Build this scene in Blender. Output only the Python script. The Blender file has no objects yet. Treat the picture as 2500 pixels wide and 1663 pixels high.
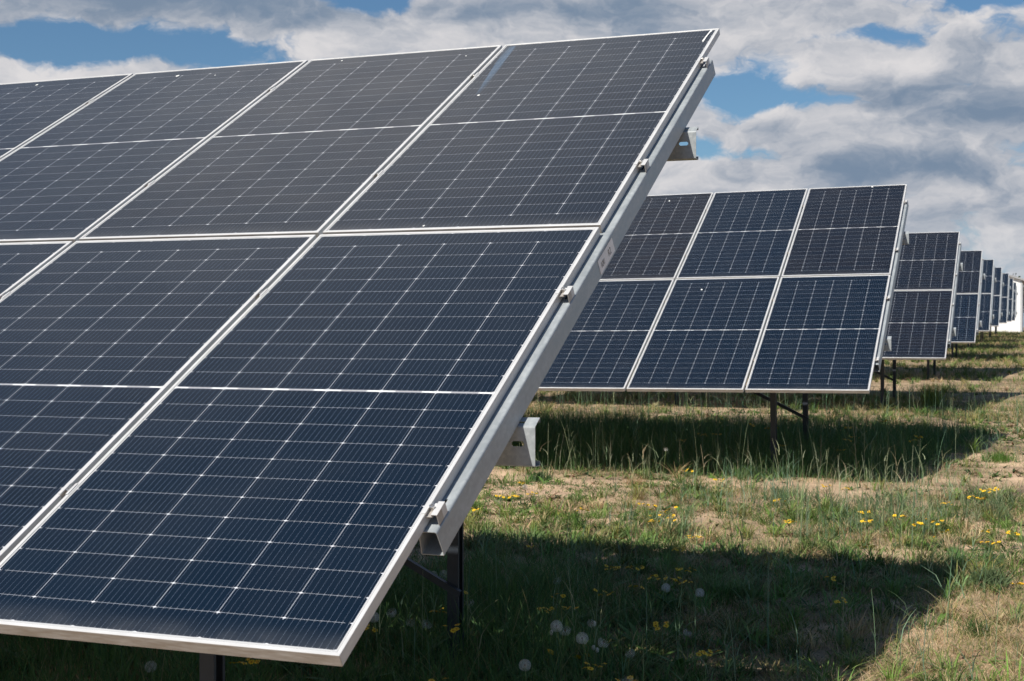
import bpy, bmesh, math, random
import numpy as np
from mathutils import Vector, Matrix
random.seed(7)
RNG = np.random.default_rng(11)
S = bpy.context.scene
COL = S.collection
Z0 = 0.9                     # height of the lower panel edge of the first array above the ground

# ------------------------------------------------------------------ camera
YAW, PIT, FPX = -0.36268, -0.0097, 3394.95
cp = bpy.data.cameras.new('camera')
cam = bpy.data.objects.new('camera', cp); COL.objects.link(cam)
fw = Vector((math.sin(YAW)*math.cos(PIT), math.cos(YAW)*math.cos(PIT), math.sin(PIT)))
rt = Vector((math.cos(YAW), -math.sin(YAW), 0)); up = rt.cross(fw)
CAM = Vector((1.48684, -2.81095, 0.7475+Z0))
cam.matrix_world = Matrix(((rt.x, up.x, -fw.x, CAM.x), (rt.y, up.y, -fw.y, CAM.y), (rt.z, up.z, -fw.z, CAM.z), (0, 0, 0, 1)))
cp.sensor_fit = 'HORIZONTAL'; cp.sensor_width = 36; cp.lens = FPX*36/2500
cp.clip_start = 0.05; cp.clip_end = 3000
cp.dof.use_dof = True; cp.dof.focus_distance = 6.0; cp.dof.aperture_fstop = 10.0
S.camera = cam
S.view_settings.view_transform = 'Standard'; S.view_settings.look = 'None'
S.view_settings.exposure = 0.34; S.view_settings.gamma = 1.0
S.cycles.max_bounces = 8; S.cycles.transparent_max_bounces = 12

# ------------------------------------------------------------------ sun
SAZ, SEL = math.radians(24), math.radians(48)
sd = Vector((math.sin(SAZ)*math.cos(SEL), math.cos(SAZ)*math.cos(SEL), -math.sin(SEL)))
sl = bpy.data.lights.new('sun', 'SUN'); sl.energy = 4.8; sl.angle = math.radians(0.5); sl.color = (1.0, 0.94, 0.85)
so = bpy.data.objects.new('sun', sl); COL.objects.link(so); so.rotation_euler = sd.to_track_quat('-Z', 'Y').to_euler()
so.location = (-10, -20, 30)

# ------------------------------------------------------------------ node helper
class NT:
    def __init__(s, tree): s.t = tree; s.l = tree.links
    def n(s, kind, **kw):
        o = s.t.nodes.new(kind)
        for k, v in kw.items(): setattr(o, k, v)
        return o
    def put(s, sock, v):
        if hasattr(v, 'is_output'): s.l.new(v, sock)
        elif v is not None: sock.default_value = v
    def m(s, op, a, b=None, c=None, clamp=False):
        o = s.n('ShaderNodeMath', operation=op, use_clamp=clamp)
        for i, v in enumerate((a, b, c)): s.put(o.inputs[i], v)
        return o.outputs[0]
    def vm(s, op, a, b=None):
        o = s.n('ShaderNodeVectorMath', operation=op); s.put(o.inputs[0], a); s.put(o.inputs[1], b)
        return o.outputs['Value'] if op in ('DOT_PRODUCT', 'LENGTH', 'DISTANCE') else o.outputs[0]
    def xyz(s, x, y, z=0.0):
        o = s.n('ShaderNodeCombineXYZ')
        for i, v in enumerate((x, y, z)): s.put(o.inputs[i], v)
        return o.outputs[0]
    def sep(s, v):
        o = s.n('ShaderNodeSeparateXYZ'); s.put(o.inputs[0], v); return o.outputs
    def noise(s, v, scale, detail=4, rough=.5, dist=0., dim='3D'):
        o = s.n('ShaderNodeTexNoise', noise_dimensions=dim)
        s.put(o.inputs['Vector'], v); s.put(o.inputs['Scale'], scale); s.put(o.inputs['Detail'], detail)
        s.put(o.inputs['Roughness'], rough); s.put(o.inputs['Distortion'], dist)
        return o.outputs[0]
    def mix(s, f, a, b):
        o = s.n('ShaderNodeMix', data_type='RGBA'); s.put(o.inputs[0], f)
        for k, v in ((6, a), (7, b)): s.put(o.inputs[k], (*v, 1) if isinstance(v, tuple) and len(v) == 3 else v)
        return o.outputs[2]
    def smooth(s, x, lo, hi, a=0., b=1.):
        o = s.n('ShaderNodeMapRange', interpolation_type='SMOOTHSTEP')
        for i, v in enumerate((x, lo, hi, a, b)): s.put(o.inputs[i], v)
        return o.outputs[0]

# ------------------------------------------------------------------ world: clear sky with banks of cumulus
W = bpy.data.worlds.new('World'); S.world = W; W.use_nodes = True
t = NT(W.node_tree); W.node_tree.nodes.clear()
sky = t.n('ShaderNodeTexSky', sky_type='NISHITA'); sky.sun_disc = False
sky.sun_elevation = SEL; sky.sun_rotation = math.radians(204); sky.air_density = 1.0; sky.dust_density = 0.2; sky.ozone_density = 3.0
dirv = t.vm('NORMALIZE', t.n('ShaderNodeTexCoord').outputs['Generated'])
dx, dy, dz = t.sep(dirv)
DEG = 180/math.pi
az = t.m('MULTIPLY', t.m('ARCTAN2', dx, dy), DEG)
el = t.m('MULTIPLY', t.m('ARCSINE', dz), DEG)
def at_(a, e, k): return t.xyz(t.m('MULTIPLY', a, .8), t.m('MULTIPLY', e, k), 3.7)
wn_ = t.n('ShaderNodeTexNoise', noise_dimensions='2D'); t.put(wn_.inputs['Vector'], at_(az, el, 1.3)); wn_.inputs['Scale'].default_value = .32; wn_.inputs['Detail'].default_value = 5; wn_.inputs['Roughness'].default_value = .55
WARP = t.vm('MULTIPLY', t.vm('SUBTRACT', wn_.outputs['Color'], (.5, .5, .5)), (3.4, 2.4, 2.))
def cloud_density(a, e):
    big = t.noise(t.vm('ADD', at_(a, e, 2.2), (7., 3., 0.)), .10, 3, .5, 0., '2D')
    pv = t.vm('ADD', at_(a, e, 1.45), WARP)
    fine = t.noise(pv, .36, 7, .55, 0., '2D')
    vo = t.n('ShaderNodeTexVoronoi', voronoi_dimensions='2D', feature='SMOOTH_F1', normalize=True); t.put(vo.inputs['Vector'], pv)
    vo.inputs['Scale'].default_value = .50; vo.inputs['Detail'].default_value = 3.; vo.inputs['Roughness'].default_value = .6; vo.inputs['Lacunarity'].default_value = 2.3; vo.inputs['Smoothness'].default_value = .35
    puff = t.m('SUBTRACT', 1.0, t.m('MULTIPLY', vo.outputs['Distance'], 1.7))
    return t.m('ADD', t.m('ADD', t.m('MULTIPLY', big, .34), t.m('MULTIPLY', fine, .55)), t.m('MULTIPLY', puff, .26))
AE = t.vm('ADD', t.xyz(az, el, 0.), t.vm('MULTIPLY', WARP, (.55, .35, 0.)))
def blob(a, e, sa, se, amp):
    d = t.vm('MULTIPLY', t.vm('SUBTRACT', AE, (a, e, 0.)), (1/sa, 1/se, 0.))
    return t.m('MULTIPLY', t.m('EXPONENT', t.m('MULTIPLY', t.vm('DOT_PRODUCT', d, d), -1.)), amp)
def px(x, y): return (math.degrees(YAW+math.atan((x-1250)/FPX)), math.degrees(math.atan((798.6-y)/FPX*math.cos(math.atan((x-1250)/FPX)))))
def total(items):
    r = None
    for it in items: r = it if r is None else t.m('ADD', r, it)
    return r
SC = 57.3/FPX
def B(x, y, rx, ry, amp): a, e = px(x, y); return blob(a, e, rx*SC, ry*SC, amp)
# where the banks stand (positive) and where the blue shows (negative)
cover = total([blob(-33., 41., 30., 12., .9), B(330, -10, 620, 90, .60), B(300, 105, 330, 42, -.85), B(90, 190, 320, 40, .45), B(700, 160, 330, 60, .40), B(900, 0, 140, 30, -.75),
               B(1150, 90, 420, 75, .45), B(1550, 50, 420, 75, .35), B(1810, 225, 125, 62, -.85), B(2130, 85, 130, 22, -.45), B(2440, 0, 140, 18, -.5), B(2200, 40, 300, 40, .30),
               B(2250, 160, 330, 60, .40), B(2380, 280, 280, 50, .35), B(2000, 250, 130, 24, -.35), B(1700, 255, 40, 55, .45), B(2100, 320, 320, 50, .40),
               B(1770, 370, 110, 24, -.35), B(2250, 420, 380, 50, .30), B(1700, 450, 330, 40, .40), B(2350, 520, 420, 90, .40), B(2200, 330, 420, 260, .30), B(1450, 40, 700, 110, .22), B(1700, 430, 300, 60, .15)])
d0 = cloud_density(az, el)
dens = t.m('ADD', d0, t.m('MULTIPLY', cover, .48))
lit = t.m('SUBTRACT', d0, cloud_density(t.m('SUBTRACT', az, .25), t.m('ADD', el, .55)))
thick = t.smooth(dens, .62, 1.0)
alpha = t.smooth(dens, .515, .70)
grey = total([B(330, -10, 620, 95, .70), B(2400, 285, 320, 52, .65), B(2250, 225, 240, 28, .35), B(2230, 405, 330, 46, .48), B(2100, 225, 240, 22, .25), B(2450, 110, 150, 45, .30), B(1650, 95, 220, 45, .25), B(1400, 20, 220, 30, .25),
              B(2300, 520, 400, 50, .35), B(90, 185, 260, 26, -.30), B(820, 110, 240, 50, -.30), B(2120, 160, 280, 32, -.35), B(2120, 285, 130, 22, -.55), B(1650, 455, 200, 30, -.3),
              B(2150, 340, 220, 26, -.25), B(1150, 90, 300, 60, -.15)])
mott = t.m('SUBTRACT', t.noise(t.vm('ADD', at_(az, el, 2.4), WARP), .28, 5, .55, 0., '2D'), .5)
shade = t.m('SUBTRACT', t.m('ADD', .50, t.m('ADD', t.m('MULTIPLY', lit, 2.1), t.m('MULTIPLY', mott, 1.1))), t.m('ADD', t.m('MULTIPLY', thick, .30), grey))
shade = t.smooth(shade, -.5, 1.0)
hz = t.smooth(el, 0., 5.0, .55, 0.)
shade = t.m('MAXIMUM', shade, blob(-33., 41., 27., 10., .8))
ccol = t.mix(shade, (.15, .205, .285), (.575, .56, .565))
ccol = t.mix(hz, ccol, (.29, .36, .43))
high = t.m('MAXIMUM', t.smooth(el, 17., 30., 1., .0), blob(-33., 41., 27., 10., 1.25))
high = t.m('MULTIPLY', t.m('MINIMUM', high, 1.), t.smooth(t.m('ABSOLUTE', t.m('ADD', az, 20.)), 45., 85., 1., .1))
alpha = t.m('MULTIPLY', alpha, high)
tint = t.n('ShaderNodeMix', data_type='RGBA', blend_type='MULTIPLY'); tint.inputs[0].default_value = 1.; t.l.new(sky.outputs[0], tint.inputs[6]); tint.inputs[7].default_value = (.64, .82, .92, 1)
bg1 = t.n('ShaderNodeBackground'); t.put(bg1.inputs[0], t.mix(t.smooth(el, 0., 8., .97, 0.), tint.outputs[2], (3.3, 4.6, 6.0))); bg1.inputs[1].default_value = 0.07
bg2 = t.n('ShaderNodeBackground'); t.put(bg2.inputs[0], ccol); bg2.inputs[1].default_value = 1.0
ms = t.n('ShaderNodeMixShader'); t.put(ms.inputs[0], alpha); t.l.new(bg1.outputs[0], ms.inputs[1]); t.l.new(bg2.outputs[0], ms.inputs[2])
t.l.new(ms.outputs[0], t.n('ShaderNodeOutputWorld').inputs[0])

# ------------------------------------------------------------------ materials
def material(name):
    m = bpy.data.materials.new(name); m.use_nodes = True
    k = NT(m.node_tree); b = m.node_tree.nodes['Principled BSDF']
    return m, k, b
def plain(name, col, rough=.6, metal=0., spec=.5, var=0., vscale=8., bump=0.):
    m, k, b = material(name)
    b.inputs['Roughness'].default_value = rough; b.inputs['Metallic'].default_value = metal; b.inputs['Specular IOR Level'].default_value = spec
    if var:
        co = k.n('ShaderNodeTexCoord').outputs['Object']
        f = k.noise(co, vscale, 5, .6)
        c = k.mix(k.smooth(f, .3, .7), tuple(x*(1-var) for x in col), tuple(min(1, x*(1+var)) for x in col)); k.put(b.inputs['Base Color'], c)
        if bump:
            bn = k.n('ShaderNodeBump'); bn.inputs['Strength'].default_value = bump; bn.inputs['Distance'].default_value = .002
            k.put(bn.inputs['Height'], k.noise(co, vscale*6, 3)); k.l.new(bn.outputs[0], b.inputs['Normal'])
    else: b.inputs['Base Color'].default_value = (*col, 1)
    return m

def galvanised():
    m, k, b = material('galvanised steel')
    co = k.n('ShaderNodeTexCoord').outputs['Object']
    st = k.vm('MULTIPLY', co, (14., 3.5, 14.))
    v = k.n('ShaderNodeTexVoronoi'); k.put(v.inputs['Vector'], co); v.inputs['Scale'].default_value = 70.
    sp = k.sep(v.outputs['Color'])[0]
    f = k.m('ADD', k.m('MULTIPLY', k.noise(st, 1.6, 6, .65), .75), k.m('MULTIPLY', sp, .10))
    k.put(b.inputs['Base Color'], k.mix(k.smooth(f, .25, .72), (.26, .287, .302), (.42, .45, .463)))
    k.put(b.inputs['Roughness'], k.smooth(f, .2, .8, .36, .56))
    b.inputs['Metallic'].default_value = .12
    return m
def anodised():
    m, k, b = material('anodised aluminium')
    co = k.n('ShaderNodeTexCoord').outputs['Object']
    f = k.noise(k.vm('MULTIPLY', co, (3., 3., 20.)), 2., 6, .6)
    ly = k.sep(co)[1]; lz = k.sep(co)[2]
    grime_shade = k.m('MULTIPLY', k.m('MULTIPLY', k.smooth(ly, .0035, .0), k.smooth(lz, -.0005, -.003)), k.smooth(k.noise(k.vm('MULTIPLY', co, (9., 9., 60.)), 1.5, 5, .6), .25, .7, .45, .9))  # streaky grime plus painted dimness on the lower bar's outer face
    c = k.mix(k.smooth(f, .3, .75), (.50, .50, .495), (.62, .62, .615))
    k.put(b.inputs['Base Color'], k.mix(grime_shade, c, (.24, .20, .16)))
    b.inputs['Metallic'].default_value = .08; b.inputs['Roughness'].default_value = .45
    return m
def solar_glass():
    m, k, b = material('solar cells under glass')
    co = k.n('ShaderNodeTexCoord').outputs['Object']
    u, v, _ = k.sep(co)
    def inside_(x, lo, hi): return k.m('MULTIPLY', k.m('GREATER_THAN', x, lo), k.m('LESS_THAN', x, hi))
    up_ = k.m('GREATER_THAN', v, 1.1395)
    vv = k.m('SUBTRACT', v, k.m('ADD', .018, k.m('MULTIPLY', up_, 1.127)))
    PX, PY = .18367, .0930
    uu = k.m('DIVIDE', k.m('SUBTRACT', u, .016), PX); rr = k.m('DIVIDE', vv, PY)
    fx = k.m('FRACT', uu); fy = k.m('FRACT', rr)
    ex = k.m('MULTIPLY', k.m('MINIMUM', fx, k.m('SUBTRACT', 1., fx)), PX)      # metres to the nearest column gap
    ey = k.m('MULTIPLY', k.m('MINIMUM', fy, k.m('SUBTRACT', 1., fy)), PY)
    gx = k.m('MULTIPLY', k.m('LESS_THAN', ex, .00105), inside_(v, .104, 2.175)); gy = k.m('MULTIPLY', k.m('LESS_THAN', ey, .00055), inside_(u, .036, 1.098))
    node = k.m('LESS_THAN', k.m('ADD', k.m('MULTIPLY', ex, .5), k.m('MULTIPLY', ey, 1.3)), .0040)
    def inside(x, lo, hi): return k.m('MULTIPLY', k.m('GREATER_THAN', x, lo), k.m('LESS_THAN', x, hi))
    field = k.m('MULTIPLY', inside(u, .0165, 1.1175), k.m('MULTIPLY', inside(vv, 0., 1.116), 1.))
    midz = inside(v, 1.134, 1.145)
    # busbars: ten thin wires a cell, with wider solder ends at the half-cell edges
    bf = k.m('FRACT', k.m('MULTIPLY', fx, 10.))
    bd = k.m('MULTIPLY', k.m('ABSOLUTE', k.m('SUBTRACT', bf, .5)), PX/10)
    wire = k.m('LESS_THAN', bd, .00026)
    tick = k.m('MULTIPLY', k.m('LESS_THAN', bd, .0006), k.m('LESS_THAN', ey, .006))
    cell = k.xyz(k.m('FLOOR', uu), k.m('FLOOR', k.m('ADD', rr, k.m('MULTIPLY', up_, 20.))), k.m('MULTIPLY', k.n('ShaderNodeObjectInfo').outputs['Random'], 91.))
    wn = k.n('ShaderNodeTexWhiteNoise', noise_dimensions='3D'); k.put(wn.inputs['Vector'], cell)
    rnd = k.n('ShaderNodeObjectInfo').outputs['Random']
    tone = k.sep(k.n('ShaderNodeObjectInfo').outputs['Color'])[0]      # each module's own cell tone, set on its glass
    base = k.mix(tone, (.0019, .0082, .0180), (.0085, .0088, .0115))
    base = k.mix(k.m('MULTIPLY', wn.outputs['Value'], .3), base, (.0016, .0098, .0225))
    c = k.mix(k.m('MULTIPLY', wire, .62), base, (.20, .24, .32))
    c = k.mix(k.m('MULTIPLY', tick, .32), c, (.42, .42, .43))
    c = k.mix(k.m('MULTIPLY', gx, .54), c, (.55, .57, .62))
    c = k.mix(k.m('MULTIPLY', gy, .62), c, (.50, .52, .57))
    c = k.mix(k.m('MULTIPLY', node, .9), c, (.68, .69, .72))
    seg = k.m('GREATER_THAN', k.m('ABSOLUTE', k.m('SUBTRACT', fx, .5)), .24)
    midc = k.mix(seg, (.36, .36, .38), (.78, .78, .77))
    edge = k.mix(k.m('LESS_THAN', k.m('ABSOLUTE', k.m('SUBTRACT', v, 1.1395)), .0036), (.05, .055, .07), midc)
    c = k.mix(field, (.48, .48, .48), c)
    c = k.mix(midz, c, k.mix(inside(u, .0165, 1.1175), (.66, .66, .66), edge))
    ring = k.m('MULTIPLY', inside(u, .0122, 1.1218), inside(v, .0122, 2.2668))
    c = k.mix(ring, (.10, .10, .10), c)
    wpos = k.vm('ADD', co, k.xyz(k.m('MULTIPLY', rnd, 37.), k.m('MULTIPLY', rnd, 11.), 0.))
    dust = k.m('MULTIPLY', k.smooth(k.noise(wpos, 2.2, 6, .62), .35, .75), .014)
    low = k.m('MULTIPLY', k.smooth(v, .10, .0, 0., .10), k.smooth(k.noise(wpos, 9., 4), .3, .7, .4, 1.))
    specks = k.m('MULTIPLY', k.m('GREATER_THAN', k.noise(wpos, 95., 2, .4), .79), .12)
    c = k.mix(k.m('ADD', k.m('ADD', dust, low), specks, clamp=True), c, (.36, .36, .36))
    k.put(b.inputs['Base Color'], c)
    k.put(b.inputs['Roughness'], k.smooth(k.noise(wpos, 3.1, 5, .6), .3, .7, .10, .20))
    b.inputs['IOR'].default_value = 1.45; b.inputs['Specular IOR Level'].default_value = .5
    return m
def leafy(name, tint=(1, 1, 1), trans=.24):
    m, k, b = material(name); m.node_tree.nodes.remove(b)
    at = k.n('ShaderNodeAttribute', attribute_name='Col')
    col = k.n('ShaderNodeMix', data_type='RGBA', blend_type='MULTIPLY'); col.inputs[0].default_value = 1.
    k.l.new(at.outputs['Color'], col.inputs[6]); col.inputs[7].default_value = (*tint, 1)
    d = k.n('ShaderNodeBsdfPrincipled'); d.inputs['Roughness'].default_value = .62; d.inputs['Specular IOR Level'].default_value = .25
    k.l.new(col.outputs[2], d.inputs['Base Color'])
    tr = k.n('ShaderNodeBsdfTranslucent'); k.l.new(col.outputs[2], tr.inputs['Color'])
    mx = k.n('ShaderNodeMixShader'); mx.inputs[0].default_value = trans
    k.l.new(d.outputs[0], mx.inputs[1]); k.l.new(tr.outputs[0], mx.inputs[2])
    k.l.new(mx.outputs[0], m.node_tree.nodes['Material Output'].inputs[0])
    return m
def pappus():
    m, k, b = material('dandelion pappus')
    b.inputs['Base Color'].default_value = (.74, .73, .70, 1); b.inputs['Roughness'].default_value = .9
    tp = k.n('ShaderNodeBsdfTransparent'); mx = k.n('ShaderNodeMixShader'); mx.inputs[0].default_value = .35
    k.l.new(b.outputs[0], mx.inputs[1]); k.l.new(tp.outputs[0], mx.inputs[2]); k.l.new(mx.outputs[0], m.node_tree.nodes['Material Output'].inputs[0])
    return m
def smear_mat():
    m, k, b = material('dried water streak')
    b.inputs['Base Color'].default_value = (.25, .38, .55, 1); b.inputs['Roughness'].default_value = .5
    co = k.n('ShaderNodeTexCoord').outputs['Generated']; gx_, gy_, _ = k.sep(co)
    f = k.m('MULTIPLY', k.smooth(k.m('ABSOLUTE', k.m('SUBTRACT', gx_, .5)), .5, .05), .22)
    tp = k.n('ShaderNodeBsdfTransparent'); mx = k.n('ShaderNodeMixShader'); k.put(mx.inputs[0], f)
    k.l.new(tp.outputs[0], mx.inputs[1]); k.l.new(b.outputs[0], mx.inputs[2]); k.l.new(mx.outputs[0], m.node_tree.nodes['Material Output'].inputs[0])
    return m
def soil():
    m, k, b = material('sandy soil')
    co = k.n('ShaderNodeTexCoord').outputs['Object']
    veg = k.n('ShaderNodeAttribute', attribute_name='veg').outputs['Fac']
    n1 = k.noise(co, .55, 6, .6, .4); n2 = k.noise(co, 3.5, 7, .65, .5); n3 = k.noise(co, 38., 5, .7)
    c = k.mix(k.smooth(n2, .35, .68), (.62, .45, .30), (.40, .28, .195))
    c = k.mix(k.smooth(n1, .50, .64), c, (.17, .125, .095))
    c = k.mix(k.m('MULTIPLY', k.smooth(n3, .45, .75), .45), c, (.54, .40, .26))
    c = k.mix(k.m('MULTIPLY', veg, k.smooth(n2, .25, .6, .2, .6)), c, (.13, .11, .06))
    k.put(b.inputs['Base Color'], c); b.inputs['Roughness'].default_value = .95; b.inputs['Specular IOR Level'].default_value = .1
    bn = k.n('ShaderNodeBump'); bn.inputs['Strength'].default_value = .9; bn.inputs['Distance'].default_value = .03
    k.put(bn.inputs['Height'], k.m('ADD', k.m('MULTIPLY', k.noise(co, 14., 6, .7), .7), k.m('MULTIPLY', n3, .3)))
    k.l.new(bn.outputs[0], b.inputs['Normal'])
    return m

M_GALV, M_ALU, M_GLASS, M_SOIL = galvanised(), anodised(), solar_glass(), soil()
M_POST = plain('weathered zinc post', (.028, .036, .048), .5, .1, .5, .25, 5.)
M_BACK = plain('white backsheet', (.70, .70, .69), .6)
M_BLACK = plain('black plastic', (.015, .015, .016), .5)
M_STEEL = plain('stainless bolt', (.62, .60, .57), .28, .9)
M_PAPER = plain('sticker paper', (.80, .80, .80), .55, 0, .3, .08, 30.)
M_INK = plain('sticker ink', (.02, .02, .022), .6)
M_WALL = plain('white painted cladding', (.80, .80, .79), .6, 0, .3, .03, 1.)
M_ROOF = plain('grey roof sheet', (.34, .34, .34), .6, .2, .4, .1, 1.)
M_TRIM = plain('grey corner trim', (.45, .46, .47), .6)
M_PLINTH = plain('concrete base', (.40, .36, .32), .9, 0, .2, .15, 3.)
M_BLADE = leafy('grass blade'); M_LEAF = leafy('weed leaf', trans=.3); M_STRAW = leafy('dry straw', trans=.2)
M_CROWN = leafy('tree leaf', trans=.25)
M_YEL = plain('yellow petal', (.80, .52, .01), .6); M_YELC = plain('yellow disc', (.55, .27, .01), .7)
M_STEM = plain('green stem', (.14, .18, .06), .6, 0, .3, .25, 40.)
M_PAP = pappus(); M_CORE = plain('seed core', (.16, .12, .07), .8); M_BUD = plain('closed bud', (.55, .50, .42), .8)
M_SMEAR = smear_mat(); M_DROP = plain('dried bird dropping', (.72, .72, .69), .8)
M_BARK = plain('bark', (.10, .08, .06), .9, 0, .2, .3, 4.)

# ------------------------------------------------------------------ mesh helper
class MB:
    def __init__(s): s.v = []; s.f = []; s.mi = []
    def add(s, vs, fs, mi=0):
        o = len(s.v); s.v += [tuple(v) for v in vs]; s.f += [tuple(i+o for i in f) for f in fs]; s.mi += [mi]*len(fs); return s
    def box(s, a, b, mi=0):
        (x0, y0, z0), (x1, y1, z1) = a, b
        return s.add([(x0, y0, z0), (x1, y0, z0), (x1, y1, z0), (x0, y1, z0), (x0, y0, z1), (x1, y0, z1), (x1, y1, z1), (x0, y1, z1)],
                     [(0, 3, 2, 1), (4, 5, 6, 7), (0, 1, 5, 4), (1, 2, 6, 5), (2, 3, 7, 6), (3, 0, 4, 7)], mi)
    def tube(s, pts, rad, seg=6, mi=0):
        pts = [Vector(p) for p in pts]; rings = []
        rad = rad if hasattr(rad, '__len__') else [rad]*len(pts)
        for i, p in enumerate(pts):
            d = (pts[min(i+1, len(pts)-1)]-pts[max(i-1, 0)]).normalized()
            a = d.cross(Vector((0, 0, 1))); a = Vector((1, 0, 0)) if a.length < 1e-3 else a.normalized(); c = d.cross(a)
            rings.append([p+(a*math.cos(2*math.pi*k/seg)+c*math.sin(2*math.pi*k/seg))*rad[i] for k in range(seg)])
        fs = [(i*seg+k, i*seg+(k+1) % seg, (i+1)*seg+(k+1) % seg, (i+1)*seg+k) for i in range(len(pts)-1) for k in range(seg)]
        fs += [tuple(range(seg))[::-1], tuple((len(pts)-1)*seg+k for k in range(seg))]
        return s.add([v for r in rings for v in r], fs, mi)
    def mesh(s, name, mats, smooth=False, bevel=0.):
        me = bpy.data.meshes.new(name); me.from_pydata(s.v, [], s.f)
        for m in mats: me.materials.append(m)
        me.polygons.foreach_set('material_index', s.mi)
        bm = bmesh.new(); bm.from_mesh(me)
        bmesh.ops.recalc_face_normals(bm, faces=bm.faces)
        if bevel: bmesh.ops.bevel(bm, geom=list(bm.edges), offset=bevel, segments=1, affect='EDGES', profile=.5)
        bm.to_mesh(me); bm.free()
        if smooth: me.polygons.foreach_set('use_smooth', [True]*len(me.polygons))
        return me
def sheet(prof, stations, holes, thick, axis, name, mats, smooth=False):
    """A bent strip of sheet metal: prof is a list of 2D points, swept along the stations; holes are (i0,i1,j0,j1) cells left out."""
    bm = bmesh.new(); g = []
    for sta in stations:
        g.append([bm.verts.new(axis(sta, p)) for p in prof])
    for j in range(len(stations)-1):
        for i in range(len(prof)-1):
            if (i, j) in holes: continue
            bm.faces.new((g[j][i], g[j][i+1], g[j+1][i+1], g[j+1][i]))
    for v in list(bm.verts):
        if not v.link_faces: bm.verts.remove(v)
    bmesh.ops.recalc_face_normals(bm, faces=bm.faces)
    bmesh.ops.solidify(bm, geom=list(bm.faces), thickness=thick)
    bmesh.ops.recalc_face_normals(bm, faces=bm.faces)
    me = bpy.data.meshes.new(name); bm.to_mesh(me); bm.free()
    for m in mats: me.materials.append(m)
    return me
def obj(name, me, parent=None, loc=(0, 0, 0), rot=(0, 0, 0)):
    o = bpy.data.objects.new(name, me); COL.objects.link(o); o.parent = parent; o.location = loc; o.rotation_euler = rot
    return o
def thing(name, label, cat, loc, group=None, rot=(0, 0, 0), me=None):
    o = obj(name, me, None, loc, rot); o['label'] = label; o['category'] = cat
    if group: o['group'] = group
    return o

# ------------------------------------------------------------------ ground
TAB = [(0, 0, 0), (.048, 10.155, .171), (.119, 19.831, .263), (.158, 29.449, .417), (.140, 39.289, .641), (.136, 49.293, .794), (.191, 59.39, .932), (.206, 69.551, 1.038), (.202, 79.744, 1.129)]
GY = [-120, -10]+[q[1] for q in TAB]+[112, 160, 900]
GZ = [-.55, -.16]+[q[2] for q in TAB]+[1.46, 1.52, 1.52]
def vnoise(x, y, sc, seed):
    x = np.asarray(x, float)/sc; y = np.asarray(y, float)/sc
    xi = np.floor(x).astype(np.int64); yi = np.floor(y).astype(np.int64); fx = x-xi; fy = y-yi
    fx = fx*fx*(3-2*fx); fy = fy*fy*(3-2*fy)
    def h(a, b):
        n = (a*374761393+b*668265263+seed*1274126177) & 0xffffffff
        n = ((n ^ (n >> 13))*1274126177) & 0xffffffff
        return ((n ^ (n >> 16)) & 0xffff)/65535.
    return (h(xi, yi)*(1-fx)+h(xi+1, yi)*fx)*(1-fy)+(h(xi, yi+1)*(1-fx)+h(xi+1, yi+1)*fx)*fy
def fbm(x, y, sc, seed, o=3):
    r = 0; a = .5; tt = 0
    for i in range(o): r = r+a*vnoise(x, y, sc/2**i, seed+i*17); tt += a; a *= .55
    return r/tt
def gz(x, y):
    x = np.asarray(x, float); y = np.asarray(y, float)
    near = np.clip(1-(np.abs(y-10)-30)/30, 0, 1)
    return np.interp(y, GY, GZ)+near*(.055*(fbm(x, y, 1.1, 3)-.5)+.03*(vnoise(x, y, .22, 9)-.5)*.7)
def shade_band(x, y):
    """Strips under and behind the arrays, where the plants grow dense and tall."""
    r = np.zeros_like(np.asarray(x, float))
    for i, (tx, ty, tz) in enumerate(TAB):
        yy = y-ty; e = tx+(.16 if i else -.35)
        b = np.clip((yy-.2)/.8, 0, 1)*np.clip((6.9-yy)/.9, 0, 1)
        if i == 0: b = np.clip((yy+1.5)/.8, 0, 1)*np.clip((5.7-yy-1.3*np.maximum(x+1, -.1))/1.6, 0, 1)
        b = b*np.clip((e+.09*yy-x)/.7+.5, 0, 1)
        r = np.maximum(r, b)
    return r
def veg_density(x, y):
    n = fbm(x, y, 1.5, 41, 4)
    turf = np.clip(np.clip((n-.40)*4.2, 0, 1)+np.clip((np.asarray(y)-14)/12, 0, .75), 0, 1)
    return np.clip(np.maximum(turf, shade_band(x, y)*.95), 0, 1)

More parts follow.
